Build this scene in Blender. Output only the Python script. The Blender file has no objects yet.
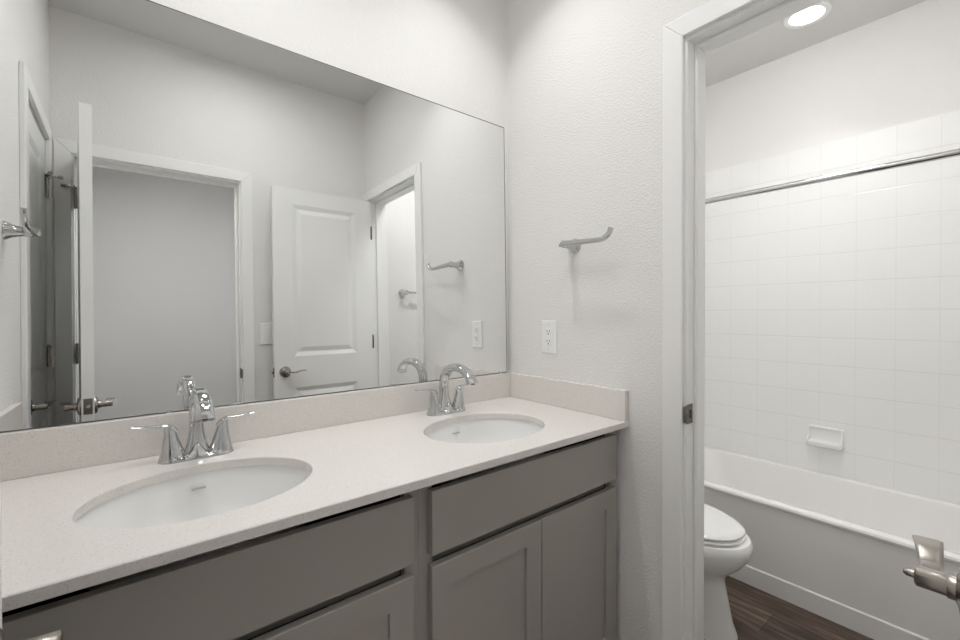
import bpy, bmesh, math
from mathutils import Vector, Matrix

# ------------------------------------------------------------------ camera, world, exposure
sc = bpy.context.scene
COL = sc.collection
R = math.radians
PI = math.pi

cam_data = bpy.data.cameras.new('camera')
cam = bpy.data.objects.new('camera', cam_data)
COL.objects.link(cam)
yaw, pit, rol = R(38.8558), R(-0.6204), R(-0.1262)
fw = Vector((math.sin(yaw) * math.cos(pit), math.cos(yaw) * math.cos(pit), math.sin(pit)))
rt = Vector((math.cos(yaw), -math.sin(yaw), 0))
up = rt.cross(fw)
r2 = rt * math.cos(rol) + up * math.sin(rol)
u2 = -rt * math.sin(rol) + up * math.cos(rol)
M = Matrix((r2, u2, -fw)).transposed().to_4x4()
M.translation = (-1.2733, -1.3723, 1.2301)
cam.matrix_world = M
cam_data.sensor_width = 36
cam_data.lens = 433.4157 / 960 * 36
cam_data.shift_y = -(320 - 317.2157) / 960
cam_data.clip_start = 0.02
sc.camera = cam

world = bpy.data.worlds.new('world')
sc.world = world
world.use_nodes = True
world.node_tree.nodes['Background'].inputs[0].default_value = (1, 1, 1, 1)
world.node_tree.nodes['Background'].inputs[1].default_value = 0.0

sc.view_settings.view_transform = 'Standard'
sc.view_settings.look = 'None'
sc.view_settings.gamma = 1
sc.view_settings.use_curve_mapping = False
sc.view_settings.exposure = 0.25
sc.cycles.max_bounces = 16
sc.cycles.diffuse_bounces = 10
sc.cycles.glossy_bounces = 8
sc.cycles.sample_clamp_indirect = 6

P_BATH, P_TUB = 1.85, 0.7      # watts of the recessed lights
SPREAD = R(108)                              # their beam
L_FILL_MID, L_FILL_TOILET, L_FILL_HALL = 21.5, 40.0, 103.0                    # glow of the added, unseen fill lights: mid room, toilet room, hall

# ------------------------------------------------------------------ materials
def new_mat(name):
    m = bpy.data.materials.new(name)
    m.use_nodes = True
    return m, m.node_tree, m.node_tree.nodes['Principled BSDF']

def simple(name, col, rough=0.5, metal=0.0, spec=0.5, coat=0.0):
    m, nt, b = new_mat(name)
    b.inputs['Base Color'].default_value = (*col, 1)
    b.inputs['Roughness'].default_value = rough
    b.inputs['Metallic'].default_value = metal
    b.inputs['Specular IOR Level'].default_value = spec
    b.inputs['Coat Weight'].default_value = coat
    return m

def coords(nt, scale=(1, 1, 1)):
    g = nt.nodes.new('ShaderNodeNewGeometry')
    mp = nt.nodes.new('ShaderNodeMapping')
    mp.inputs['Scale'].default_value = scale
    nt.links.new(g.outputs['Position'], mp.inputs['Vector'])
    return mp.outputs['Vector']

def paint(name, col, rough=0.6, bump=0.34, scale=150.0, dist=0.0025, spec=0.3):
    """orange-peel wall paint"""
    m, nt, b = new_mat(name)
    b.inputs['Base Color'].default_value = (*col, 1)
    b.inputs['Roughness'].default_value = rough
    b.inputs['Specular IOR Level'].default_value = spec
    v = coords(nt)
    n = nt.nodes.new('ShaderNodeTexNoise')
    n.inputs['Scale'].default_value = scale
    n.inputs['Detail'].default_value = 3
    n.inputs['Roughness'].default_value = 0.45
    nt.links.new(v, n.inputs['Vector'])
    r = nt.nodes.new('ShaderNodeValToRGB')
    r.color_ramp.elements[0].position = 0.42
    r.color_ramp.elements[1].position = 0.66
    nt.links.new(n.outputs['Fac'], r.inputs['Fac'])
    bp = nt.nodes.new('ShaderNodeBump')
    bp.inputs['Strength'].default_value = bump
    bp.inputs['Distance'].default_value = dist
    nt.links.new(r.outputs['Color'], bp.inputs['Height'])
    nt.links.new(bp.outputs['Normal'], b.inputs['Normal'])
    return m

def quartz():
    m, nt, b = new_mat('speckled_quartz')
    v = coords(nt)
    base = (0.72, 0.69, 0.66)
    def spots(scale, lo, hi, seed):
        mp = nt.nodes.new('ShaderNodeMapping')
        mp.inputs['Location'].default_value = (seed, seed * 1.7, seed * 0.6)
        nt.links.new(v, mp.inputs['Vector'])
        n = nt.nodes.new('ShaderNodeTexNoise')
        n.inputs['Scale'].default_value = scale
        n.inputs['Detail'].default_value = 2
        nt.links.new(mp.outputs['Vector'], n.inputs['Vector'])
        r = nt.nodes.new('ShaderNodeValToRGB')
        r.color_ramp.elements[0].position = lo
        r.color_ramp.elements[1].position = hi
        nt.links.new(n.outputs['Fac'], r.inputs['Fac'])
        return r.outputs['Color']
    def mix(fac, a, bcol):
        x = nt.nodes.new('ShaderNodeMix')
        x.data_type = 'RGBA'
        nt.links.new(fac, x.inputs['Factor'])
        if isinstance(a, tuple):
            x.inputs['A'].default_value = (*a, 1)
        else:
            nt.links.new(a, x.inputs['A'])
        x.inputs['B'].default_value = (*bcol, 1)
        return x.outputs['Result']
    c = mix(spots(260, 0.62, 0.70, 1.0), base, (0.62, 0.585, 0.555))
    c = mix(spots(430, 0.64, 0.70, 5.0), c, (0.50, 0.465, 0.44))
    c = mix(spots(320, 0.64, 0.70, 9.0), c, (0.80, 0.785, 0.77))
    nt.links.new(c, b.inputs['Base Color'])
    b.inputs['Roughness'].default_value = 0.22
    b.inputs['Specular IOR Level'].default_value = 0.45
    return m

def tile(name, axis, off, zoff, size=0.1524):
    """glazed square tiles in a stacked grid; axis = the horizontal world axis of the wall"""
    m, nt, b = new_mat(name)
    g = nt.nodes.new('ShaderNodeNewGeometry')
    s = nt.nodes.new('ShaderNodeSeparateXYZ')
    nt.links.new(g.outputs['Position'], s.inputs[0])
    def math_(op, a, bb=None, c=None):
        n = nt.nodes.new('ShaderNodeMath')
        n.operation = op
        for i, x in enumerate((a, bb, c)):
            if x is None:
                continue
            if isinstance(x, (int, float)):
                n.inputs[i].default_value = x
            else:
                nt.links.new(x, n.inputs[i])
        return n.outputs[0]
    def groove(o, of):
        f = math_('FRACT', math_('DIVIDE', math_('ADD', o, 20 * size - of), size))
        d = math_('MULTIPLY', math_('MINIMUM', f, math_('SUBTRACT', 1.0, f)), size)   # metres from the joint
        mr = nt.nodes.new('ShaderNodeMapRange')
        mr.interpolation_type = 'SMOOTHSTEP'
        mr.inputs['From Min'].default_value = 0.0005
        mr.inputs['From Max'].default_value = 0.0032
        nt.links.new(d, mr.inputs['Value'])
        return mr.outputs[0]
    gv = math_('ADD', math_('MULTIPLY', groove(s.outputs[axis], off), 0.45), 0.55)     # the upright joints are filled flush
    h = math_('MINIMUM', gv, groove(s.outputs['Z'], zoff))
    x = nt.nodes.new('ShaderNodeMix')
    x.data_type = 'RGBA'
    nt.links.new(h, x.inputs['Factor'])
    x.inputs['A'].default_value = (0.74, 0.735, 0.73, 1)
    x.inputs['B'].default_value = (0.83, 0.83, 0.82, 1)
    nt.links.new(x.outputs['Result'], b.inputs['Base Color'])
    bp = nt.nodes.new('ShaderNodeBump')
    bp.inputs['Strength'].default_value = 0.35
    bp.inputs['Distance'].default_value = 0.0015
    nt.links.new(h, bp.inputs['Height'])
    nt.links.new(bp.outputs['Normal'], b.inputs['Normal'])
    b.inputs['Roughness'].default_value = 0.16
    return m

def planks():
    m, nt, b = new_mat('dark_oak_planks')
    g = nt.nodes.new('ShaderNodeNewGeometry')
    mp = nt.nodes.new('ShaderNodeMapping')
    mp.inputs['Rotation'].default_value = (0, 0, R(90))
    nt.links.new(g.outputs['Position'], mp.inputs['Vector'])
    br = nt.nodes.new('ShaderNodeTexBrick')
    br.offset = 0.37
    br.inputs['Color1'].default_value = (0.0, 0.0, 0.0, 1)
    br.inputs['Color2'].default_value = (1, 1, 1, 1)
    br.inputs['Mortar'].default_value = (0, 0, 0, 1)
    br.inputs['Scale'].default_value = 1
    br.inputs['Mortar Size'].default_value = 0.0012
    br.inputs['Brick Width'].default_value = 1.2
    br.inputs['Row Height'].default_value = 0.15
    nt.links.new(mp.outputs['Vector'], br.inputs['Vector'])
    mp2 = nt.nodes.new('ShaderNodeMapping')
    mp2.inputs['Scale'].default_value = (46, 3.2, 1)
    nt.links.new(g.outputs['Position'], mp2.inputs['Vector'])
    n = nt.nodes.new('ShaderNodeTexNoise')
    n.inputs['Scale'].default_value = 1
    n.inputs['Detail'].default_value = 6
    n.inputs['Roughness'].default_value = 0.65
    n.inputs['Distortion'].default_value = 0.9
    nt.links.new(mp2.outputs['Vector'], n.inputs['Vector'])
    r = nt.nodes.new('ShaderNodeValToRGB')
    e = r.color_ramp.elements
    e[0].position, e[0].color = 0.30, (0.022, 0.013, 0.009, 1)
    e[1].position, e[1].color = 0.72, (0.30, 0.225, 0.175, 1)
    k = e.new(0.5)
    k.color = (0.095, 0.06, 0.043, 1)
    nt.links.new(n.outputs['Fac'], r.inputs['Fac'])
    x = nt.nodes.new('ShaderNodeMix')
    x.data_type = 'RGBA'
    x.blend_type = 'MULTIPLY'
    x.inputs['Factor'].default_value = 0.45
    nt.links.new(r.outputs['Color'], x.inputs['A'])
    nt.links.new(br.outputs['Color'], x.inputs['B'])
    sub = nt.nodes.new('ShaderNodeMix')
    sub.data_type = 'RGBA'
    nt.links.new(br.outputs['Fac'], sub.inputs['Factor'])
    nt.links.new(x.outputs['Result'], sub.inputs['A'])
    sub.inputs['B'].default_value = (0.012, 0.008, 0.006, 1)
    nt.links.new(sub.outputs['Result'], b.inputs['Base Color'])
    b.inputs['Roughness'].default_value = 0.42
    return m

def emit(name, strength, col=(1, 1, 1)):
    m, nt, b = new_mat(name)
    nt.nodes.remove(b)
    e = nt.nodes.new('ShaderNodeEmission')
    e.inputs['Color'].default_value = (*col, 1)
    e.inputs['Strength'].default_value = strength
    nt.links.new(e.outputs[0], nt.nodes['Material Output'].inputs['Surface'])
    return m

def mirror_mat():
    m, nt, b = new_mat('silvered_mirror')
    nt.nodes.remove(b)
    g = nt.nodes.new('ShaderNodeBsdfGlossy')
    g.inputs['Color'].default_value = (0.90, 0.91, 0.90, 1)
    g.inputs['Roughness'].default_value = 0.0
    nt.links.new(g.outputs[0], nt.nodes['Material Output'].inputs['Surface'])
    return m

WALL = paint('grey_wall_paint', (0.78, 0.77, 0.755))
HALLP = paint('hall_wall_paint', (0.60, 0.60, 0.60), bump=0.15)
CEIL = paint('ceiling_paint', (0.68, 0.675, 0.66), bump=0.3, scale=120)
TRIM = simple('white_trim_enamel', (0.83, 0.83, 0.82), 0.35)
DOORM = simple('white_door_enamel', (0.82, 0.82, 0.81), 0.38)
FLOOR = planks()
QUARTZ = quartz()
CAB = simple('grey_brown_cabinet_paint', (0.33, 0.308, 0.28), 0.40)
CABIN = simple('cabinet_inside', (0.05, 0.047, 0.043), 0.6)
PORC = simple('white_porcelain', (0.84, 0.84, 0.83), 0.12, coat=0.3)
ACRY = simple('white_tub_enamel', (0.82, 0.81, 0.80), 0.18)
CHROME = simple('polished_chrome', (0.60, 0.605, 0.61), 0.06, 1.0)
NICKEL = simple('satin_nickel', (0.40, 0.37, 0.335), 0.27, 1.0)
BRONZE = simple('dark_nickel', (0.20, 0.18, 0.155), 0.38, 1.0)
SLOT = simple('overflow_shade', (0.48, 0.48, 0.47), 0.5)
BLACK = simple('black_slot', (0.01, 0.01, 0.01), 0.6)
PLAST = simple('white_plastic', (0.84, 0.84, 0.83), 0.35)
CREAM = simple('cream_plastic', (0.80, 0.76, 0.66), 0.4)
MIRROR = mirror_mat()
EDGE = simple('mirror_edge', (0.10, 0.11, 0.105), 0.3)
TILEB = tile('tile_grid_long_wall', 'Y', -0.990, 2.155)
TILES = tile('tile_grid_end_wall', 'X', 1.6915, 2.155)

# ------------------------------------------------------------------ mesh helpers
class MB:
    """collects shapes and links them as one mesh object"""
    def __init__(s):
        s.bm = bmesh.new()

    def box(s, x0, x1, y0, y1, z0, z1):
        if x0 > x1: x0, x1 = x1, x0
        if y0 > y1: y0, y1 = y1, y0
        if z0 > z1: z0, z1 = z1, z0
        v = [s.bm.verts.new(p) for p in ((x0, y0, z0), (x1, y0, z0), (x1, y1, z0), (x0, y1, z0),
                                         (x0, y0, z1), (x1, y0, z1), (x1, y1, z1), (x0, y1, z1))]
        for f in ((3, 2, 1, 0), (4, 5, 6, 7), (0, 1, 5, 4), (1, 2, 6, 5), (2, 3, 7, 6), (3, 0, 4, 7)):
            s.bm.faces.new([v[i] for i in f])
        return s

    def bbox(s, x0, x1, y0, y1, z0, z1, bev, seg=2):
        """bevelled box"""
        n0 = set(s.bm.verts)
        s.box(x0, x1, y0, y1, z0, z1)
        nv = [v for v in s.bm.verts if v not in n0]
        es = list({e for v in nv for e in v.link_edges})
        bmesh.ops.bevel(s.bm, geom=es, offset=bev, segments=seg, affect='EDGES', profile=0.5)
        return s

    def loft(s, rings, cap0=True, cap1=True, closed=True):
        vs = [[s.bm.verts.new(p) for p in r] for r in rings]
        n = len(vs[0])
        for a, b in zip(vs, vs[1:]):
            for i in range(n if closed else n - 1):
                j = (i + 1) % n
                s.bm.faces.new((a[i], a[j], b[j], b[i]))
        if cap0: s.bm.faces.new(list(reversed(vs[0])))
        if cap1: s.bm.faces.new(vs[-1])
        return s

    def lathe(s, prof, origin=(0, 0, 0), axis='Z', n=32, cap0=True, cap1=True):
        """prof: (radius, height) pairs turned about an axis through origin"""
        rings = []
        for r, h in prof:
            ring = []
            for i in range(n):
                a = 2 * PI * i / n
                p = (r * math.cos(a), r * math.sin(a), h)
                if axis == 'X': p = (p[2], p[0], p[1])
                elif axis == 'Y': p = (p[1], p[2], p[0])
                ring.append((p[0] + origin[0], p[1] + origin[1], p[2] + origin[2]))
            rings.append(ring)
        return s.loft(rings, cap0, cap1)

    def sweep(s, pts, secs, side=(1, 0, 0), n=20, p=2.0, cap=True):
        """superellipse sections (half width along side, half thickness) swept along pts"""
        side = Vector(side).normalized()
        P = [Vector(q) for q in pts]
        rings = []
        for i, q in enumerate(P):
            t = (P[min(i + 1, len(P) - 1)] - P[max(i - 1, 0)]).normalized()
            sd = (side - t * side.dot(t)).normalized()
            nr = t.cross(sd)
            w, h = secs[i]
            ring = []
            for k in range(n):
                a = 2 * PI * k / n
                c, sn = math.cos(a), math.sin(a)
                ring.append(q + sd * (w * math.copysign(abs(c) ** (2 / p), c)) + nr * (h * math.copysign(abs(sn) ** (2 / p), sn)))
            rings.append(ring)
        return s.loft(rings, cap, cap)

    def tube(s, a, b, r, n=16):
        return s.sweep([a, b], [(r, r)] * 2, side=(0.31, 0.87, 0.13), n=n)

    def build(s, name, mat, parent=None, loc=(0, 0, 0), smooth=None, bevel=None):
        bmesh.ops.recalc_face_normals(s.bm, faces=s.bm.faces)
        me = bpy.data.meshes.new(name)
        s.bm.to_mesh(me)
        s.bm.free()
        o = bpy.data.objects.new(name, me)
        COL.objects.link(o)
        me.materials.append(mat)
        o.location = loc
        if parent: o.parent = parent
        if smooth is not None:
            for f in me.polygons: f.use_smooth = True
            me.set_sharp_from_angle(angle=R(smooth))
        if bevel:
            md = o.modifiers.new('bevel', 'BEVEL')
            md.width = bevel
            md.segments = 2
            md.limit_method = 'ANGLE'
            md.angle_limit = R(40)
        return o

def smoothpath(pts, k=6):
    """Catmull-Rom through pts"""
    P = [Vector(p) for p in pts]
    out = []
    for i in range(len(P) - 1):
        a, b, c, d = P[max(i - 1, 0)], P[i], P[i + 1], P[min(i + 2, len(P) - 1)]
        for j in range(k):
            t = j / k
            out.append(0.5 * ((2 * b) + (c - a) * t + (2 * a - 5 * b + 4 * c - d) * t * t + (3 * b - a - 3 * c + d) * t ** 3))
    out.append(P[-1])
    return out

def thing(name, label, cat, loc=(0, 0, 0), rotz=0.0, group=None):
    o = bpy.data.objects.new(name, None)
    COL.objects.link(o)
    o.empty_display_size = 0.05
    o.location = loc
    o.rotation_euler = (0, 0, rotz)
    o['label'] = label
    o['category'] = cat
    if group: o['group'] = group
    return o

def tag(o, label, cat, group=None):
    o['label'] = label
    o['category'] = cat
    if group: o['group'] = group
    return o

def struct(o, label, cat):
    o['kind'] = 'structure'
    o['label'] = label
    o['category'] = cat
    return o

def struct_empty(name, label, cat, loc=(0, 0, 0), rotz=0.0):
    return struct(thing(name, label, cat, loc, rotz), label, cat)

def dup(root, loc, rotz, label):
    """a copy of a thing with copies of its parts and sub-parts"""
    r = root.copy()
    COL.objects.link(r)
    r.location = loc
    r.rotation_euler = (0, 0, rotz)
    r['label'] = label
    for ch in list(root.children):
        c = ch.copy()
        COL.objects.link(c)
        c.parent = r
        for g in list(ch.children):
            d = g.copy()
            COL.objects.link(d)
            d.parent = c
    return r

# ------------------------------------------------------------------ dimensions
WY = 0.016            # mirror wall
YB = -1.4352          # wall behind the camera
XL = -1.555           # left wall
XT = 1.6915           # tile face behind the tub
YE = -1.524           # far end wall of the toilet room
ZC = 2.7165           # ceiling
T = 0.115             # wall thickness
HY = -3.75            # far wall of the hall
ZTOP = 0.873          # counter top
ZS = 0.9733           # top of the backsplash

# ------------------------------------------------------------------ the room shell
struct(MB().box(-2.6, 1.9, HY - 0.1, WY + T, -0.06, 0).build('floor', FLOOR), 'dark brown wood plank floor', 'floor')
struct(MB().box(-2.6, 1.9, HY - 0.1, WY + T, ZC, ZC + 0.08).build('ceiling', CEIL), 'pale painted ceiling', 'ceiling')
struct(MB().box(XL - T, XT + 0.13, WY, WY + T, 0, ZC).build('wall_front', WALL), 'light grey textured wall behind the mirror', 'wall')

def wall_x(name, x0, x1, y0, y1, oy0, oy1, oz, mat, label):
    """wall along Y with a door opening oy0..oy1"""
    m = MB()
    m.box(x0, x1, oy1, y1, 0, ZC)
    m.box(x0, x1, y0, oy0, 0, ZC)
    m.box(x0, x1, oy0, oy1, oz, ZC)
    return struct(m.build(name, mat), label, 'wall')

def wall_y(name, y0, y1, x0, x1, ox0, ox1, oz, mat, label):
    m = MB()
    m.box(x0, ox0, y0, y1, 0, ZC)
    m.box(ox1, x1, y0, y1, 0, ZC)
    m.box(ox0, ox1, y0, y1, oz, ZC)
    return struct(m.build(name, mat), label, 'wall')

J = 0.018
RA, RB = -0.762, -1.373        # jamb faces, toilet room doorway (wall_right)
EA, EB = -1.475, -0.777        # jamb faces, entry doorway (wall_back)
CA, CB = -0.757, -1.271        # jamb faces, linen closet doorway (wall_left)
HEAD = 2.026
wall_x('wall_right', 0, T, YE, WY, RB - J, RA + J, HEAD + J, WALL, 'light grey textured wall with the outlet and towel hook')
wall_x('wall_left', XL - T, XL, HY, WY, CB - J, CA + J, HEAD + J, WALL, 'light grey wall with the closet door, seen in the mirror')
wall_y('wall_back', YB - T, YB, XL, 0.0, EA - J, EB + J, HEAD + J, WALL, 'light grey wall with the entry doorway, seen in the mirror')
struct(MB().box(0, XT + 0.13, YE - T, YE, 0, ZC).build('wall_toilet_end', WALL), 'light grey wall behind the towel bar in the toilet room', 'wall')
struct(MB().box(XT + 0.01, XT + 0.13, YE, WY, 0, ZC).build('wall_tub', WALL), 'light grey wall above the white tiles over the bathtub', 'wall')
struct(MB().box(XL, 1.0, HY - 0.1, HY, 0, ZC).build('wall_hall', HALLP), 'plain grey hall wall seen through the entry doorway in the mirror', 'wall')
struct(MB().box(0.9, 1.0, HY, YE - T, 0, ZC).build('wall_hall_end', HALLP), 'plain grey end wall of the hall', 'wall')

# tiled surround
ts = MB()
ts.box(XT, XT + 0.0105, YE, WY, 0.30, 2.155)
o = struct(ts.build('wall_tile_long', TILEB), 'white square glazed tiles on the long wall over the bathtub', 'tiled wall')
ts = MB()
ts.box(0.875, XT, WY - 0.0105, WY + 0.001, 0.30, 2.155)
struct(ts.build('wall_tile_head', TILES), 'white square glazed tiles on the end wall beside the toilet', 'tiled wall')
ts = MB()
ts.box(0.875, XT, YE - 0.001, YE + 0.0105, 0.30, 2.155)
struct(ts.build('wall_tile_foot', TILES), 'white square glazed tiles on the end wall farthest from the mirror', 'tiled wall')

# ------------------------------------------------------------------ doorway trim
CW, CT = 0.060, 0.016
def doorway(name, label, loc, rotz, w, stop_at, both=True, strike=None):
    """local frame: x across the opening (0..w), y into the wall (face at 0, wall to y=T)"""
    e = struct_empty(name, label, 'door trim', loc, rotz)
    rv = 0.008
    def casing(yf, s):
        m = MB()
        a, b = yf, yf - s * CT
        zt = HEAD + rv
        for x0, x1, xa, xb in ((-rv - CW, -rv, -rv - CW, -rv), (w + rv, w + rv + CW, w + rv + CW, w + rv)):
            # mitred leg
            lo, hi = zt, zt + CW
            outer, inner = xa, xb
            v = [(outer, a, 0), (inner, a, 0), (inner, a, lo), (outer, a, hi)]
            v2 = [(p[0], b, p[2]) for p in v]
            m.loft([v, v2])
        v = [(-rv, a, zt), (w + rv, a, zt), (w + rv + CW, a, zt + CW), (-rv - CW, a, zt + CW)]
        m.loft([v, [(p[0], b, p[2]) for p in v]])
        m.build('casing', TRIM, e, bevel=0.003)
    casing(0, 1)
    if both: casing(T, -1)
    m = MB()
    m.box(-J, 0, 0, T, 0, HEAD)
    m.box(w, w + J, 0, T, 0, HEAD)
    m.box(-J, w + J, 0, T, HEAD, HEAD + J)
    m.build('jamb', TRIM, e)
    m = MB()
    s0, s1 = stop_at, stop_at + 0.042
    m.box(0, 0.011, s0, s1, 0, HEAD)
    m.box(w - 0.011, w, s0, s1, 0, HEAD)
    m.box(0.011, w - 0.011, s0, s1, HEAD - 0.011, HEAD)
    m.build('stop', TRIM, e, bevel=0.0025)
    if strike is not None:
        x, sgn, y0 = strike
        m = MB()
        zc = 0.928
        m.bbox(x, x + sgn * 0.0022, y0 - 0.018, y0 + 0.014, zc - 0.029, zc + 0.029, 0.0009)
        # curled lip towards the room
        m.sweep([(x + sgn * 0.001, y0 - 0.017, zc), (x + sgn * 0.001, y0 - 0.024, zc), (x - sgn * 0.004, y0 - 0.029, zc)],
                [(0.028, 0.0012), (0.027, 0.0012), (0.023, 0.0012)], side=(0, 0, 1), p=6)
        sp = m.build('strike_plate', BRONZE, e)
        MB().bbox(x + sgn * 0.0015, x + sgn * 0.0030, y0 - 0.006, y0 + 0.005, zc - 0.013, zc + 0.013, 0.0006).build('latch_hole', BLACK, sp)
        m = MB()
        for z in (-0.022, 0.022):
            m.lathe([(0.0034, 0.0), (0.0034, 0.0030), (0.002, 0.0036)], (x if sgn > 0 else x - 0.003, y0 - 0.001, zc + z), 'X', 12)
        m.build('screws', BRONZE, sp)
    return e

# wall_right: local x -> -Y, local y -> +X
doorway('trim_1', 'white trim around the doorway to the toilet and bathtub', (0, RA, 0), R(-90), RA - RB, 0.042, strike=(0.0, 1, 0.019))
# wall_back: local x -> -X, local y -> -Y
doorway('trim_2', 'white trim around the entry doorway, seen in the mirror', (EB, YB, 0), R(180), EB - EA, 0.042, strike=(0.0, 1, 0.019))
# wall_left: local x -> +Y, local y -> -X
doorway('trim_3', 'white trim around the closet door, seen in the mirror', (XL, CB, 0), R(90), CA - CB, 0.042, both=False)

# ------------------------------------------------------------------ doors
def door_slab(w, h, t, m_side=0.108, panels=((0.235, 0.815), (1.0, 1.915))):
    """two raised panels on both faces; x 0..w, y 0..t"""
    m = MB()
    bm = m.bm
    xs = [0, m_side, w - m_side, w]
    zs = [0.0]
    for a, b in panels: zs += [a, b]
    zs.append(h)
    loops = ((0.0, 0.0), (0.024, 0.008), (0.029, 0.008), (0.054, 0.0015))
    for yf, sg in ((0.0, 1), (t, -1)):
        for i in range(3):
            for k in range(len(zs) - 1):
                if i == 1 and k % 2 == 1:
                    continue
                bm.faces.new([bm.verts.new(p) for p in ((xs[i], yf, zs[k]), (xs[i + 1], yf, zs[k]), (xs[i + 1], yf, zs[k + 1]), (xs[i], yf, zs[k + 1]))])
        for a, b in panels:
            rings = []
            for ins, dep in loops:
                y = yf + sg * dep
                rings.append([(xs[1] + ins, y, a + ins), (xs[2] - ins, y, a + ins), (xs[2] - ins, y, b - ins), (xs[1] + ins, y, b - ins)])
            m.loft(rings, cap0=False, cap1=True)
    for q in (((0, 0, 0), (0, t, 0), (0, t, h), (0, 0, h)), ((w, 0, 0), (w, t, 0), (w, t, h), (w, 0, h)),
              ((0, 0, 0), (w, 0, 0), (w, t, 0), (0, t, 0)), ((0, 0, h), (w, 0, h), (w, t, h), (0, t, h))):
        bm.faces.new([bm.verts.new(p) for p in q])
    bmesh.ops.remove_doubles(bm, verts=bm.verts, dist=1e-5)
    return m

def lever(parent, x, y, z, out, along, reach=0.050, button=False, mat=None):
    """lever handle on a door face: out = sign of the face normal in local y, along = sign of the lever in local x"""
    mat = mat or NICKEL
    prof = [(0.0325, 0.0), (0.0325, 0.004), (0.029, 0.009), (0.017, 0.012), (0.0155, 0.013)]
    r = MB().lathe([(a, out * b) for a, b in prof], (x, y, z), 'Y', 32).build('rose', mat, parent, smooth=40)
    m = MB()
    # round neck, then the square-shouldered hub
    m.lathe([(0.0135, out * 0.010), (0.0135, out * 0.019), (0.0125, out * 0.020)], (x, y, z), 'Y', 24)
    m.sweep([(x, y + out * q, z) for q in (0.018, 0.020, reach - 0.002, reach)], [(0.0085, 0.0085), (0.0108, 0.0108), (0.0108, 0.0108), (0.0088, 0.0088)], side=(1, 0, 0), n=24, p=3.2)
    # blade: flat, wide across, waved, flared at the tip
    yb = y + out * (reach - 0.0115)
    pts = smoothpath([(x + along * 0.006, yb, z + 0.004), (x + along * 0.026, yb, z - 0.001), (x + along * 0.050, yb + out * 0.003, z - 0.003),
                      (x + along * 0.078, yb + out * 0.007, z + 0.005), (x + along * 0.106, yb + out * 0.011, z + 0.005)], 5)
    n = len(pts)
    secs = []
    for i in range(n):
        t = i / (n - 1)
        secs.append((0.0100 + 0.0046 * max(0, t - 0.35) / 0.65, 0.0046 - 0.0016 * t))
    m.sweep(pts, secs, side=(0, 1, 0), p=3.5)
    o = m.build('lever', mat, parent, smooth=45)
    if button:
        MB().sweep([(x, y + out * reach, z), (x, y + out * (reach + 0.007), z), (x, y + out * (reach + 0.010), z)], [(0.0048, 0.0048), (0.0042, 0.0042), (0.002, 0.0022)], side=(1, 0, 0)).build('lock_button', mat, parent, smooth=50)
    return o

def latch_plate(parent, x, t, z, sgn=1):
    p = MB().bbox(x - 0.0005, x + sgn * 0.0018, t / 2 - 0.0125, t / 2 + 0.0125, z - 0.028, z + 0.028, 0.0007).build('latch_plate', BRONZE, parent)
    MB().bbox(x + sgn * 0.001, x + sgn * 0.011, t / 2 - 0.006, t / 2 + 0.006, z - 0.007, z + 0.007, 0.002).build('latch_bolt', NICKEL, p)

def hinge(parent, x, y, z, jl, mat, h=0.089, pin_stop=None):
    """jl: local (x, y) end of the jamb leaf, from the pin"""
    m = MB()
    r = 0.0062
    for k in range(5):
        z0 = z - h / 2 + k * h / 5
        m.lathe([(r, z0 + 0.0004), (r, z0 + h / 5 - 0.0004)], (x, y, 0), 'Z', 16)
    m.lathe([(0.0035, z - h / 2 - 0.004), (0.0045, z - h / 2), (0.0045, z + h / 2), (0.0035, z + h / 2 + 0.005)], (x, y, 0), 'Z', 12)
    m.sweep([(x, y, z), (x + jl[0], y + jl[1], z)], [(h / 2, 0.0013)] * 2, side=(0, 0, 1), n=4, p=40)
    o = m.build('hinge', mat, parent)
    if pin_stop:
        q = MB()
        zt = z + h / 2 + 0.008
        q.lathe([(0.008, zt - 0.003), (0.008, zt + 0.003)], (x, y, 0), 'Z', 16)
        for dx, dy in pin_stop:
            q.sweep([(x, y, zt), (x + dx * 0.7, y + dy * 0.7, zt)], [(0.003, 0.003)] * 2, side=(0, 0, 1), n=10)
            q.sweep([(x + dx * 0.7, y + dy * 0.7, zt), (x + dx, y + dy, zt)], [(0.0075, 0.0075)] * 2, side=(0, 0, 1), n=12)
        q.build('pin_stop', mat, o, smooth=40)
    return o

TH = 0.035
LZ = 0.924

def slab_part(parent, w, h, t, **k):
    o = door_slab(w, h - 0.012, t, **k).build('slab', DOORM, parent, loc=(0, 0, 0.012))
    md = o.modifiers.new('bevel', 'BEVEL')
    md.width = 0.0015
    md.segments = 1
    md.limit_method = 'ANGLE'
    md.angle_limit = R(60)
    return o

# door_1: toilet room door, swung open flat in front of the wall behind the camera
d1 = struct_empty('door_1', 'white two panel door to the toilet room, open, with a lever beside the bathtub view', 'door', (-0.010, -1.345, 0), R(180))
W1 = 0.611
slab_part(d1, W1, 2.020, TH)
lever(d1, W1 - 0.057, 0.0, LZ, -1, -1, reach=0.046, button=True)
lever(d1, W1 - 0.057, TH, LZ, 1, -1, reach=0.041)
latch_plate(d1, W1, TH, LZ)
for z in (1.81, 1.08, 0.25):
    hinge(d1, -0.004, TH + 0.006, z, (-0.006, -0.042), NICKEL)

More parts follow.
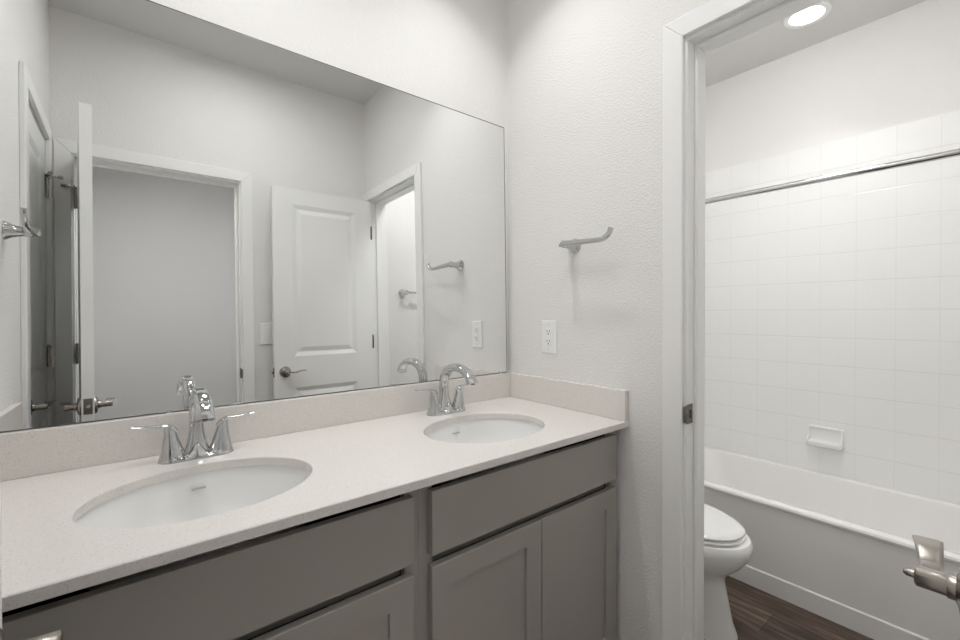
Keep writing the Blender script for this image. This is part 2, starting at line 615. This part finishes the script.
# door_2: entry door, swung into the room, seen on its edge in the mirror
d2 = struct_empty('door_2', 'white entry door swung open, seen edge on in the mirror', 'door', (-1.428, -1.424, 0), R(85.7))
W2 = 0.69
slab_part(d2, W2, 2.016, TH, m_side=0.115)
lever(d2, W2 - 0.060, 0.0, LZ - 0.010, -1, -1, reach=0.053)
lever(d2, W2 - 0.060, TH, LZ - 0.010, 1, -1, reach=0.046)
latch_plate(d2, W2, TH, LZ - 0.006)
for k, z in enumerate((1.82, 1.085, 0.25)):
    hinge(d2, -0.004, TH + 0.006, z, (-0.035, 0.003), NICKEL, pin_stop=((0.012, 0.050), (0.045, 0.012)) if k == 0 else None)

# door_3: closed linen closet door in the left wall
d3 = struct_empty('door_3', 'closed white closet door, seen at a glancing angle in the mirror', 'door', (XL - 0.001, CB + 0.003, 0), R(90))
W3 = 0.508
slab_part(d3, W3, 2.020, TH, m_side=0.105)
lever(d3, W3 - 0.060, 0.0, LZ, -1, -1, reach=0.050)
for k, z in enumerate((1.82, 1.085, 0.25)):
    hinge(d3, 0.0, -0.007, z, (-0.002, -0.012), NICKEL, pin_stop=((-0.012, -0.050), (0.045, -0.014)) if k == 0 else None)

# ------------------------------------------------------------------ vanity cabinets
YF = -0.545      # face of the drawer fronts and doors
YR = -0.525      # face of the frame
def shaker_door(name, x0, x1, z0, z1, parent, yf=YF):
    fr, dp = 0.058, 0.0065
    m = MB()
    rings = []
    for ins, y in ((0.0, yf + 0.019), (0.0, yf + 0.0015), (0.0015, yf), (fr, yf), (fr + 0.0015, yf + dp)):
        rings.append([(x0 + ins, y, z0 + ins), (x1 - ins, y, z0 + ins), (x1 - ins, y, z1 - ins), (x0 + ins, y, z1 - ins)])
    m.loft(rings, True, False)
    d = m.build(name, CAB, parent)
    q = MB()
    q.box(x0 + fr, x1 - fr, yf + dp, yf + dp + 0.006, z0 + fr, z1 - fr)
    q.build('panel', CAB, d)
    return d

def vanity(x0, x1, fx0, fx1, label):
    """x0..x1 the box, fx0..fx1 the run of fronts"""
    e = thing('vanity_cabinet', label, 'cabinet', ((x0 + x1) / 2, -0.27, 0), 0, 'vanity cabinets under the counter')
    ox, oy = -(x0 + x1) / 2, 0.27
    def put(m, *a, **k):
        for v in m.bm.verts:
            v.co.x += ox
            v.co.y += oy
        return m.build(*a, **k)
    m = MB()
    zt = ZTOP - 0.0205
    m.box(x0, x0 + 0.016, YR + 0.019, WY, 0.0, zt)
    m.box(x1 - 0.016, x1, YR + 0.019, WY, 0.0, zt)
    m.box(x0 + 0.016, x1 - 0.016, YR + 0.019, WY, 0.10, 0.116)
    m.box(x0 + 0.016, x1 - 0.016, WY - 0.008, WY, 0.116, zt)
    put(m, 'body', CABIN, e)
    m = MB()
    m.box(x0, x1, YR + 0.055, YR + 0.07, 0, 0.10)
    put(m, 'toe_kick', CAB, e)
    # face frame: stiles and rails
    m = MB()
    m.box(x0, fx0 + 0.012, YR, YR + 0.019, 0.10, zt)
    m.box(fx1 - 0.012, x1, YR, YR + 0.019, 0.10, zt)
    for a, b, back in ((0.10, 0.135, 0.0), (0.640, 0.690, 0.022), (0.812, zt, 0.040)):
        m.box(fx0 + 0.012, fx1 - 0.012, YR + back, YR + back + 0.019, a, b)
    put(m, 'face_frame', CAB, e)
    m = MB()
    m.bbox(fx0, fx1, YF, YF + 0.019, 0.678, 0.826, 0.0018, 2)
    put(m, 'drawer_front', CAB, e)
    mid = (fx0 + fx1) / 2
    for a, b in ((fx0, mid - 0.0015), (mid + 0.0015, fx1)):
        d = shaker_door('door', a + ox, b + ox, 0.118, 0.653, e, YF + oy)
    return e

vanity(-0.7705, -0.017, -0.747, -0.027, 'grey shaker cabinet under the right sink, next to the doorway wall')
vanity(-1.548, -0.7710, -1.513, -0.794, 'grey shaker cabinet under the left sink, nearest the camera')
# ------------------------------------------------------------------ countertop and backsplash
SINKS = ((-0.407, -0.325), (-1.152, -0.323))
SA, SB = 0.2045, 0.161
ZB = ZTOP - 0.020
XR, XLL, YFR = -0.0005, XL + 0.0005, -0.5715
ct = thing('countertop', 'speckled off-white stone countertop with two oval sink cutouts', 'countertop', (-0.777, -0.28, ZB))
m = MB()
def slab_half(x0, x1, c, left_side, right_side):
    cx, cy = c
    y0, y1 = YFR, WY
    n = 72
    ang = [2 * PI * i / n for i in range(n)]
    for px, py in ((x0, y0), (x1, y0), (x1, y1), (x0, y1)):
        ang.append(math.atan2(py - cy, px - cx) % (2 * PI))
    ang = sorted(set(round(a, 6) for a in ang))
    def rim(a, s=1.0):
        dx, dy = math.cos(a), math.sin(a)
        k = s / math.sqrt((dx / SA) ** 2 + (dy / SB) ** 2)
        return cx + dx * k, cy + dy * k
    def edge(a, yy0):
        dx, dy = math.cos(a), math.sin(a)
        k = 1e9
        if dx > 1e-9: k = min(k, (x1 - cx) / dx)
        if dx < -1e-9: k = min(k, (x0 - cx) / dx)
        if dy > 1e-9: k = min(k, (y1 - cy) / dy)
        if dy < -1e-9: k = min(k, (y0 - cy) / dy)
        x, y = cx + dx * k, cy + dy * k
        return x, max(y, yy0)
    ch = 0.002
    rings = [[(*rim(a), ZB) for a in ang],
             [(*rim(a), ZTOP - ch) for a in ang],
             [(*rim(a, 1.010), ZTOP) for a in ang],
             [(*edge(a, y0 + ch), ZTOP) for a in ang],
             [(*edge(a, y0), ZTOP - ch) for a in ang],
             [(*edge(a, y0), ZB) for a in ang],
             [(*rim(a), ZB) for a in ang]]
    m.loft(rings, False, False)
slab_half(-0.782, XR, SINKS[0], False, True)
slab_half(XLL, -0.782, SINKS[1], True, False)
bmesh.ops.remove_doubles(m.bm, verts=m.bm.verts, dist=1e-5)
for v in m.bm.verts: v.co -= Vector((-0.777, -0.28, ZB))
m.build('slab', QUARTZ, ct)
def splash(x0, x1, y0, y1):
    q = MB().bbox(x0, x1, y0, y1, ZTOP + 0.0002, ZS, 0.0015, 2)
    for v in q.bm.verts: v.co -= Vector((-0.777, -0.28, ZB))
    return q
splash(XLL, XR, -0.020, WY).build('backsplash', QUARTZ, ct)
splash(-0.0200, XR, YFR, -0.0202).build('side_splash', QUARTZ, ct)
splash(XLL, XL + 0.020, YFR, -0.0202).build('side_splash', QUARTZ, ct)

# ------------------------------------------------------------------ sinks
def make_sink(c, label):
    e = thing('sink', label, 'sink', (c[0], c[1], ZB), 0, 'oval undermount sinks')
    prof = [(1.075, -0.0005), (1.035, -0.0005), (1.022, -0.004), (1.010, -0.025), (0.985, -0.055), (0.935, -0.085), (0.84, -0.110), (0.68, -0.126), (0.45, -0.135), (0.22, -0.139), (0.115, -0.140)]
    n = 72
    rings = []
    for s, z in prof:
        ring = []
        for i in range(n):
            a = 2 * PI * i / n
            k = (s - 0.115) / 0.885
            rx = 0.024 + (SA - 0.024) * k
            ry = 0.024 + (SB - 0.024) * k
            ring.append((rx * math.cos(a), ry * math.sin(a) + 0.015 * (1 - max(0, min(1, k))), z))
        rings.append(ring)
    for s, z in reversed([(p[0] + 0.03, p[1] - 0.009) for p in prof]):
        k = (s - 0.115) / 0.885
        rings.append([((0.024 + (SA - 0.024) * k) * math.cos(2 * PI * i / n), (0.024 + (SB - 0.024) * k) * math.sin(2 * PI * i / n) + 0.015 * (1 - max(0, min(1, k))), z) for i in range(n)])
    mm = MB()
    mm.loft(rings + [rings[0]], False, False)
    bmesh.ops.remove_doubles(mm.bm, verts=mm.bm.verts, dist=1e-6)
    mm.build('basin', PORC, e, smooth=50)
    q = MB()
    q.lathe([(0.0, -0.1405), (0.019, -0.1395), (0.024, -0.1385), (0.026, -0.1395), (0.026, -0.150), (0.0, -0.150)], (0, 0.015, 0), 'Z', 32, False, False)
    bmesh.ops.remove_doubles(q.bm, verts=q.bm.verts, dist=1e-6)
    q.build('drain', CHROME, e, smooth=40)
    # overflow slot in the back of the bowl
    q = MB()
    q.sweep([(-0.014, SB * 0.985, -0.036), (0.014, SB * 0.985, -0.036)], [(0.0022, 0.0022)] * 2, side=(0, 0, 1), n=12)
    q.build('overflow', SLOT, e, smooth=40)
    return e
make_sink(SINKS[0], 'white oval undermount sink in the counter corner beside the outlet wall')
make_sink(SINKS[1], 'white oval undermount sink nearest the camera, left in the counter')

# ------------------------------------------------------------------ faucets
def make_faucet(label, loc):
    """origin at the base centre on the counter; the spout reaches towards -Y"""
    e = thing('faucet', label, 'faucet', loc, 0, 'two handle chrome faucets')
    m = MB()
    rings = []
    for k in range(49):
        x = -0.0785 + 0.157 * k / 48
        q = abs(x) / 0.0785
        dpt = 0.0265 * (1 - q ** 6) ** 0.5 + 0.0006 if q < 1 else 0.0006
        hgt = (0.0095 + 0.024 * math.exp(-((abs(x) - 0.050) / 0.0135) ** 2) + 0.030 * math.exp(-(x / 0.0145) ** 2)) * (1 - q ** 12 * 0.8)
        sec = [(-dpt, 0.0), (-dpt, 0.004), (-dpt * 0.90, 0.007), (-dpt * 0.70, hgt * 0.80), (-dpt * 0.45, hgt * 0.95), (0, hgt)]
        sec = [(y, min(z, hgt)) for y, z in sec]
        rings.append([(x, y, z) for y, z in sec] + [(x, -y, z) for y, z in reversed(sec[:-1])])
    m.loft(rings)
    m.build('base', CHROME, e, smooth=45)
    # spout: a tapering post that arcs over the bowl
    path = smoothpath([(0, 0.008, 0.004), (0, 0.012, 0.030), (0, 0.016, 0.060), (0, 0.018, 0.095), (0, 0.012, 0.127), (0, -0.012, 0.154),
                       (0, -0.056, 0.167), (0, -0.102, 0.161), (0, -0.137, 0.142), (0, -0.151, 0.119)], 5)
    n = len(path)
    secs = []
    for i in range(n):
        t = i / (n - 1)
        if t < 0.25:
            w = 0.027 - 0.047 * t + 0.006 * (1 - t / 0.25) ** 3
            d = 0.019 - 0.012 * t
        else:
            w = 0.01525 + 0.0015 * (t - 0.25) + 0.0035 * max(0, t - 0.60) / 0.40
            d = 0.016 - 0.006 * (t - 0.25) + 0.001 * max(0, t - 0.8) / 0.2
        secs.append((w, d))
    m = MB()
    m.sweep(path, secs, side=(1, 0, 0), n=28, p=2.8)
    sp = m.build('spout', CHROME, e, smooth=50)
    q = MB()
    q.lathe([(0.0075, 0.0), (0.0075, 0.0025)], (0, -0.1512, 0.1182), 'Z', 20)
    q.build('aerator', NICKEL, sp)
    for s in (-1, 1):
        m = MB()
        # flared hollow-sided body that leans a little outwards, then the lever blade
        cone = [(0.0, 0.030, 0.024), (0.012, 0.0265, 0.0225), (0.030, 0.0215, 0.020), (0.050, 0.0165, 0.0165), (0.068, 0.0125, 0.0135), (0.079, 0.0110, 0.0115), (0.085, 0.0085, 0.009), (0.0875, 0.003, 0.004)]
        rings = []
        for z, rx, ry in cone:
            rings.append([(s * (0.050 + 0.10 * max(0, z - 0.02)) + rx * math.cos(2 * PI * i / 28), ry * math.sin(2 * PI * i / 28), z) for i in range(28)])
        m.loft(rings)
        h = m.build('handle', CHROME, e, smooth=45)
        q = MB()
        pts = smoothpath([(s * 0.048, 0, 0.070), (s * 0.054, 0, 0.081), (s * 0.066, 0, 0.0865), (s * 0.085, -0.001, 0.0885), (s * 0.108, -0.002, 0.0905), (s * 0.128, -0.003, 0.094)], 4)
        nn = len(pts)
        q.sweep(pts, [(0.0105 - 0.003 * abs(i / (nn - 1) - 0.2), 0.0085 * (1 - i / (nn - 1)) ** 2 + 0.0017) for i in range(nn)], side=(0, 1, 0), n=18, p=2.6)
        q.build('lever', CHROME, h, smooth=50)
    return e
fa = make_faucet('chrome two handle faucet at the sink in the counter corner', (-0.396, -0.092, ZTOP))
dup(fa, (-1.147, -0.092, ZTOP), 0, 'chrome two handle faucet at the sink nearest the camera')

# ------------------------------------------------------------------ mirror
mi = thing('wall_mirror', 'large frameless wall mirror standing on the stone backsplash', 'mirror', (-0.7, -0.004, ZS))
nv = Vector((math.sin(R(-0.0783)), 1, math.sin(R(-0.896)))).normalized()
def on_plane(x, z, back=0.0):
    """a point of the tilted glass, local to the mirror"""
    y = -(nv.x * x + nv.z * z) / nv.y + back
    return (x, y, z)
ML, MR, MT = XL + 0.004 + 0.7, -0.0215 + 0.7, 2.022 - ZS
ML2 = ML
c4 = [(ML, 0.0008), (MR, 0.0008), (MR, MT), (ML, MT)]
m = MB()
m.loft([[on_plane(x, z, 0.0028) for x, z in c4], [on_plane(x, z, 0.0004) for x, z in c4]])
m.build('backing', EDGE, mi)
m = MB()
i4 = [(ML + 0.0015, 0.0035), (MR - 0.0035, 0.0035), (MR - 0.0035, MT - 0.0035), (ML + 0.0015, MT - 0.0035)]
m.loft([[on_plane(x, z, 0.0006) for x, z in i4], [on_plane(x, z, 0.0) for x, z in i4]])
m.build('glass', MIRROR, mi)
for x in (-1.20, -0.06):
    m = MB()
    a = on_plane(x + 0.7, 0.004)
    m.bbox(a[0] - 0.006, a[0] + 0.006, a[1] - 0.003, a[1] + 0.0015, 0.0, 0.007, 0.001)
    m.build('clip', CHROME, mi)

# ------------------------------------------------------------------ towel hooks
def make_hook(label, loc, rotz):
    """local: the wall is the plane x=0, the post reaches to -x and the arm runs to -y"""
    e = thing('towel_hook', label, 'towel hook', loc, rotz, 'chrome towel hooks on the side walls')
    MB().lathe([(0.0275, 0.0), (0.0275, -0.003), (0.0255, -0.007), (0.0195, -0.016), (0.0150, -0.030), (0.0135, -0.045), (0.0145, -0.060)], (0, 0, 0), 'X', 32).build('rose', CHROME, e, smooth=50)
    m = MB()
    m.sweep(smoothpath([(-0.065, 0.011, 0.004), (-0.064, 0.004, 0.002), (-0.063, -0.03, 0.0), (-0.063, -0.09, -0.002), (-0.064, -0.150, -0.004), (-0.065, -0.176, 0.001), (-0.066, -0.193, 0.014), (-0.066, -0.199, 0.030)], 5),
            [(0.0105, 0.0125)] * 5 + [(0.0105 - 0.0035 * min(1, i / 18), 0.0115 - 0.003 * min(1, i / 14)) for i in range(31)], side=(1, 0, 0.0), n=20, p=3.2)
    m.build('arm', CHROME, e, smooth=50)
    return e
hk = make_hook('chrome open armed towel hook on the wall above the outlet', (0, -0.348, 1.474), 0)
dup(hk, (XL, -0.452, 1.484), PI, 'chrome towel hook on the closet door wall, seen in the mirror')

# ------------------------------------------------------------------ outlet and switch
def plate(e, w, h, t=0.006):
    m = MB()
    rings = [[(x, sy * w / 2 * k, sz * h / 2 * k2) for sy, sz in ((-1, -1), (1, -1), (1, 1), (-1, 1))]
             for x, k, k2 in ((0, 1, 1), (-0.002, 1, 1), (-t, 0.93, 0.955))]
    m.loft(rings)
    return m.build('cover_plate', PLAST, e)
ol = thing('wall_outlet', 'white duplex outlet on the wall below the towel hook', 'outlet', (0, -0.226, 1.1345))
plate(ol, 0.076, 0.127)
m = MB(); m.bbox(-0.0085, -0.005, -0.0165, 0.0165, -0.0335, 0.0335, 0.0008)
ins = m.build('receptacle', PLAST, ol)
for zc in (-0.019, 0.019):
    so = MB().lathe([(0.0145, -0.0082), (0.0145, -0.0088)], (0, 0, zc), 'X', 24).build('socket', PLAST, ins)
    m = MB()
    m.box(-0.0092, -0.0084, 0.0052, 0.0074, zc - 0.001, zc + 0.008)
    m.box(-0.0092, -0.0084, -0.0074, -0.0052, zc - 0.001, zc + 0.008)
    m.lathe([(0.0027, -0.0092), (0.0027, -0.0084)], (0, 0, zc - 0.0075), 'X', 14)
    m.build('slot', BLACK, ins)
for z in (-0.048, 0.048):
    MB().lathe([(0.003, -0.0055), (0.0026, -0.0070), (0.001, -0.0074)], (0, 0, z), 'X', 14).build('screw', simple('screw_head', (0.62, 0.62, 0.6), 0.4) if z < 0 else bpy.data.materials['screw_head'], ol)

sw = thing('light_switch', 'white rocker light switch partly behind the open door, seen in the mirror', 'switch', (-0.640, YB, 1.150), R(-90))
plate(sw, 0.080, 0.127)
m = MB()
m.loft([[(-0.0055, y, z) for y, z in ((-0.0165, -0.0335), (0.0165, -0.0335), (0.0165, 0.0335), (-0.0165, 0.0335))],
        [(x, y, z) for x, y, z in ((-0.0075, -0.0160, -0.033), (-0.0075, 0.0160, -0.033), (-0.0115, 0.0160, 0.033), (-0.0115, -0.0160, 0.033))]])
m.build('rocker', PLAST, sw)

# ------------------------------------------------------------------ recessed lights
def downlight(name, loc, strength, label, spread=SPREAD, grp=None):
    e = thing(name, label, 'ceiling light', loc, 0, grp)
    MB().lathe([(0.098, 0.0), (0.098, -0.003), (0.094, -0.0065), (0.082, -0.0075), (0.0735, -0.004), (0.0725, 0.0)], (0, 0, 0), 'Z', 48, False, False).build('trim_ring', PLAST, e, smooth=40)
    MB().lathe([(0.0727, -0.0028), (0.0727, -0.0005)], (0, 0, 0), 'Z', 48).build('lens', emit(name + '_glow', 3.0), e)
    ld = bpy.data.lights.new('beam', 'AREA')
    ld.shape = 'DISK'
    ld.size = 0.06
    ld.energy = strength
    ld.spread = spread
    lo = bpy.data.objects.new('beam', ld)
    COL.objects.link(lo)
    lo.parent = e
    lo.location = (0, 0, -0.009)
    return e
downlight('recessed_light', (1.378, -0.697, ZC), P_TUB, 'lit round recessed ceiling light over the bathtub', R(75))
downlight('recessed_light', (-0.36, -0.345, ZC), P_BATH, 'lit recessed ceiling light above the corner sink, out of the picture')
downlight('recessed_light', (-1.10, -0.345, ZC), P_BATH, 'lit recessed ceiling light above the nearest sink, out of the picture')

def fill_light(loc, glow, label, flat=False):  # unseen fill lights, added because the recessed lights alone are too uneven
    e = thing('added_fill_light', label, 'ceiling light', loc)
    MB().lathe([(0.175, 0.0), (0.175, -0.022), (0.165, -0.024), (0.165, 0.0)], (0, 0, 0), 'Z', 48, False, False).build('rim', PLAST, e, smooth=40)
    prof = [(0.1645, -0.001), (0.1645, -0.018)] if flat else [(0.1645, -0.001), (0.163, -0.024), (0.150, -0.045), (0.115, -0.064), (0.06, -0.075), (0.001, -0.078)]
    MB().lathe(prof, (0, 0, 0), 'Z', 48).build('diffuser', emit('diffuser_glow', glow), e, smooth=40)
fill_light((-0.80, -0.80, ZC), L_FILL_MID, 'added round fill light on the mid room ceiling, out of the picture', True)  # added fill to even out the bathroom walls
fill_light((-0.90, -1.95, ZC), L_FILL_HALL, 'added round fill light on the hall ceiling, out of the picture', True)  # unseen fill that brightens the hall wall in the mirror
fill_light((0.50, -0.75, ZC), L_FILL_TOILET, 'added round fill light on the ceiling over the toilet, out of the picture')  # added fill for the tiles, apron and toilet

# ------------------------------------------------------------------ bathtub
XA = 0.885
def rim_z(x): return 0.402 - (x - XA) / (XT - XA) * 0.060
def rrect(x0, x1, y0, y1, r, z, n=8):
    pts = []
    for cx, cy, a0 in ((x1 - r, y1 - r, 0), (x0 + r, y1 - r, 90), (x0 + r, y0 + r, 180), (x1 - r, y0 + r, 270)):
        for i in range(n + 1):
            a = R(a0 + 90 * i / n)
            x, y = cx + r * math.cos(a), cy + r * math.sin(a)
            pts.append((x, y, z(x) if callable(z) else z))
    return pts
TY0, TY1 = YE + 0.012, WY - 0.012
m = MB()
XB = XT - 0.001
dz = lambda d: (lambda x: rim_z(x) - d)
rings = [rrect(XA + 0.008, XB, TY0, TY1, 0.002, 0.07),
         rrect(XA + 0.008, XB, TY0, TY1, 0.002, dz(0.026)),
         rrect(XA + 0.002, XB, TY0, TY1, 0.002, dz(0.023)),
         rrect(XA, XB, TY0, TY1, 0.002, dz(0.013)),
         rrect(XA + 0.004, XB, TY0, TY1, 0.004, dz(0.005)),
         rrect(XA + 0.016, XB, TY0, TY1, 0.006, dz(0.0)),
         rrect(XA + 0.055, XB - 0.030, TY0 + 0.085, TY1 - 0.070, 0.10, dz(0.0)),
         rrect(XA + 0.066, XB - 0.040, TY0 + 0.096, TY1 - 0.082, 0.12, dz(0.008)),
         rrect(XA + 0.074, XB - 0.046, TY0 + 0.105, TY1 - 0.095, 0.13, dz(0.030)),
         rrect(XA + 0.100, XB - 0.075, TY0 + 0.150, TY1 - 0.16, 0.15, 0.16),
         rrect(XA + 0.125, XB - 0.100, TY0 + 0.185, TY1 - 0.21, 0.16, 0.085),
         rrect(XA + 0.18, XB - 0.155, TY0 + 0.25, TY1 - 0.28, 0.15, 0.06)]
m.loft(rings, True, True)
tubo = thing('bathtub', 'white alcove bathtub with a plain apron against the tiled wall', 'bathtub', (0, 0, 0))
m.build('shell', ACRY, tubo, smooth=35)
m = MB()
# apron foot with a stepped moulding
m.loft([[(XA + 0.009, y, 0.083), (XA + 0.0045, y, 0.082), (XA + 0.002, y, 0.078), (XA + 0.002, y, 0.0), (XA + 0.03, y, 0.0), (XA + 0.03, y, 0.083)] for y in (TY0, TY1)])
m.build('apron_foot', ACRY, tubo)
m = MB()
m.lathe([(0.0, 0.0612), (0.024, 0.0618), (0.028, 0.0602)], (1.29, TY1 - 0.36, 0), 'Z', 28, False, False)
bmesh.ops.remove_doubles(m.bm, verts=m.bm.verts, dist=1e-6)
m.build('drain', CHROME, tubo, smooth=40)

# soap dish
sd = thing('soap_dish', 'white ceramic soap dish set in the tiles above the bathtub', 'soap dish', (XT, -0.7145, 0.490))
prof = [(0.0, 0.0), (-0.034, 0.000), (-0.048, 0.006), (-0.055, 0.018), (-0.055, 0.028), (-0.050, 0.034), (-0.043, 0.031), (-0.036, 0.021), (-0.024, 0.016), (-0.013, 0.022), (-0.008, 0.038), (-0.008, 0.088), (-0.011, 0.096), (-0.015, 0.101), (-0.014, 0.106), (-0.009, 0.108), (0.0, 0.108)]
m = MB()
rings = []
W = 0.079
for y, k in ((-W, 0.40), (-W + 0.002, 0.66), (-W + 0.006, 0.88), (-W + 0.012, 0.98), (-W + 0.018, 1.0), (W - 0.018, 1.0), (W - 0.012, 0.98), (W - 0.006, 0.88), (W - 0.002, 0.66), (W, 0.40)):
    rings.append([(x * k, y, 0.054 + (z - 0.054) * (0.90 + 0.10 * k)) for x, z in prof])
m.loft(rings)
for sg in (-1, 1):
    y0, y1 = sg * (W - 0.009), sg * (W - 0.001)
    sec = [(-0.001, 0.006), (-0.040, 0.006), (-0.050, 0.020), (-0.048, 0.031), (-0.030, 0.044), (-0.017, 0.066), (-0.0135, 0.088), (-0.013, 0.102), (-0.001, 0.105)]
    m.loft([[(x, y0, z) for x, z in sec], [(x * 0.9, y1, z) for x, z in sec]])
m.build('dish', PORC, sd, smooth=60)

# shower rod
sr = thing('shower_rod', 'straight chrome shower curtain rod over the bathtub', 'shower rod', (0.9, -0.754, 1.765))
MB().lathe([(0.0125, TY0 + 0.754 + 0.002), (0.0125, TY1 + 0.754 - 0.002)], (0, 0, 0), 'Y', 28).build('bar', CHROME, sr, smooth=40)
for y, s in ((TY1 + 0.754 + 0.0015, -1), (TY0 + 0.754 - 0.0015, 1)):
    MB().lathe([(0.034, 0.0), (0.034, s * 0.004), (0.024, s * 0.010), (0.018, s * 0.022), (0.0132, s * 0.024)], (0, y, 0), 'Y', 32).build('flange', CHROME, sr, smooth=40)

# towel bar in the toilet room
tbr = thing('towel_bar', 'chrome towel bar on the far toilet room wall, seen in the mirror', 'towel bar', (0.62, YE, 1.425))
for x in (-0.30, 0.16):
    MB().lathe([(0.030, 0.0), (0.030, 0.004), (0.027, 0.010), (0.019, 0.018), (0.0155, 0.034), (0.0165, 0.050), (0.0175, 0.066), (0.006, 0.071)], (x, 0, 0), 'Y', 28).build('post', CHROME, tbr, smooth=50)
m = MB()
m.sweep([(-0.312, 0.058, 0), (-0.29, 0.058, 0), (-0.25, 0.058, 0), (0.11, 0.058, 0), (0.15, 0.058, 0), (0.172, 0.058, 0)], [(0.013, 0.013), (0.012, 0.012), (0.007, 0.007), (0.007, 0.007), (0.012, 0.012), (0.013, 0.013)], side=(0, 1, 0), n=18)
m.build('bar', CHROME, tbr, smooth=50)

# ------------------------------------------------------------------ toilet
tl = thing('toilet', 'white elongated toilet with its lid down between the doorway and bathtub', 'toilet', (0.478, 0, 0))
def egg(yb, yf, hw, z, n=48, sq=2.2):
    """egg outline: rounder, longer nose towards -Y"""
    pts = []
    yc = yb + (yf - yb) * 0.40
    for i in range(n):
        a = 2 * PI * i / n
        c, s = math.cos(a), math.sin(a)
        x = hw * math.copysign(abs(c) ** (2 / sq), c)
        if s >= 0: y = yc + (yb - yc) * abs(s) ** (2 / 2.6)
        else: y = yc + (yf - yc) * abs(s) ** (2 / 2.0)
        pts.append((x, y, z))
    return pts
m = MB()
m.loft([egg(-0.16, -0.722, 0.126, 0.0), egg(-0.16, -0.720, 0.124, 0.012), egg(-0.17, -0.706, 0.110, 0.05), egg(-0.17, -0.692, 0.101, 0.12), egg(-0.18, -0.678, 0.099, 0.19),
        egg(-0.18, -0.678, 0.107, 0.218), egg(-0.19, -0.702, 0.133, 0.245), egg(-0.21, -0.736, 0.158, 0.278), egg(-0.22, -0.757, 0.174, 0.310), egg(-0.225, -0.768, 0.181, 0.342), egg(-0.225, -0.767, 0.181, 0.362), egg(-0.23, -0.760, 0.176, 0.374), egg(-0.25, -0.735, 0.158, 0.376)])
m.box(-0.10, 0.10, -0.26, -0.04, 0.02, 0.372)
m.build('bowl', PORC, tl, smooth=50)
m = MB()
m.loft([egg(-0.265, -0.738, 0.168, 0.3775), egg(-0.262, -0.744, 0.174, 0.381), egg(-0.262, -0.744, 0.174, 0.387), egg(-0.265, -0.738, 0.169, 0.3915)])
m.build('seat', PORC, tl, smooth=40)
m = MB()
m.loft([egg(-0.265, -0.735, 0.167, 0.3945), egg(-0.262, -0.741, 0.173, 0.398), egg(-0.262, -0.741, 0.173, 0.403), egg(-0.266, -0.735, 0.167, 0.409), egg(-0.285, -0.72, 0.146, 0.4145), egg(-0.33, -0.64, 0.09, 0.4175)])
m.build('lid', PORC, tl, smooth=40)
for x in (-0.075, 0.075):
    MB().bbox(x - 0.02, x + 0.02, -0.262, -0.235, 0.376, 0.408, 0.006).build('hinge_cap', PLAST, tl, smooth=40)
m = MB()
m.loft([[(sx * (0.195 + k * 0.02), (-0.105 + sy * (0.083 + k * 0.008)), z) for sx, sy in ((-1, -1), (1, -1), (1, 1), (-1, 1))] for z, k in ((0.374, 0), (0.50, 0.5), (0.715, 1))])
m.build('tank', PORC, tl, bevel=0.018, smooth=50)
m = MB()
m.bbox(-0.226, 0.226, -0.208, -0.006, 0.716, 0.748, 0.009, 3)
m.build('tank_lid', PORC, tl, smooth=50)
m = MB()
m.lathe([(0.013, 0.0), (0.013, -0.012)], (-0.15, -0.197, 0.66), 'Y', 18)
m.sweep([(-0.15, -0.206, 0.66), (-0.10, -0.210, 0.655), (-0.075, -0.210, 0.652)], [(0.007, 0.004)] * 3, side=(0, 0, 1), n=14)
m.build('flush_lever', CHROME, tl, smooth=50)
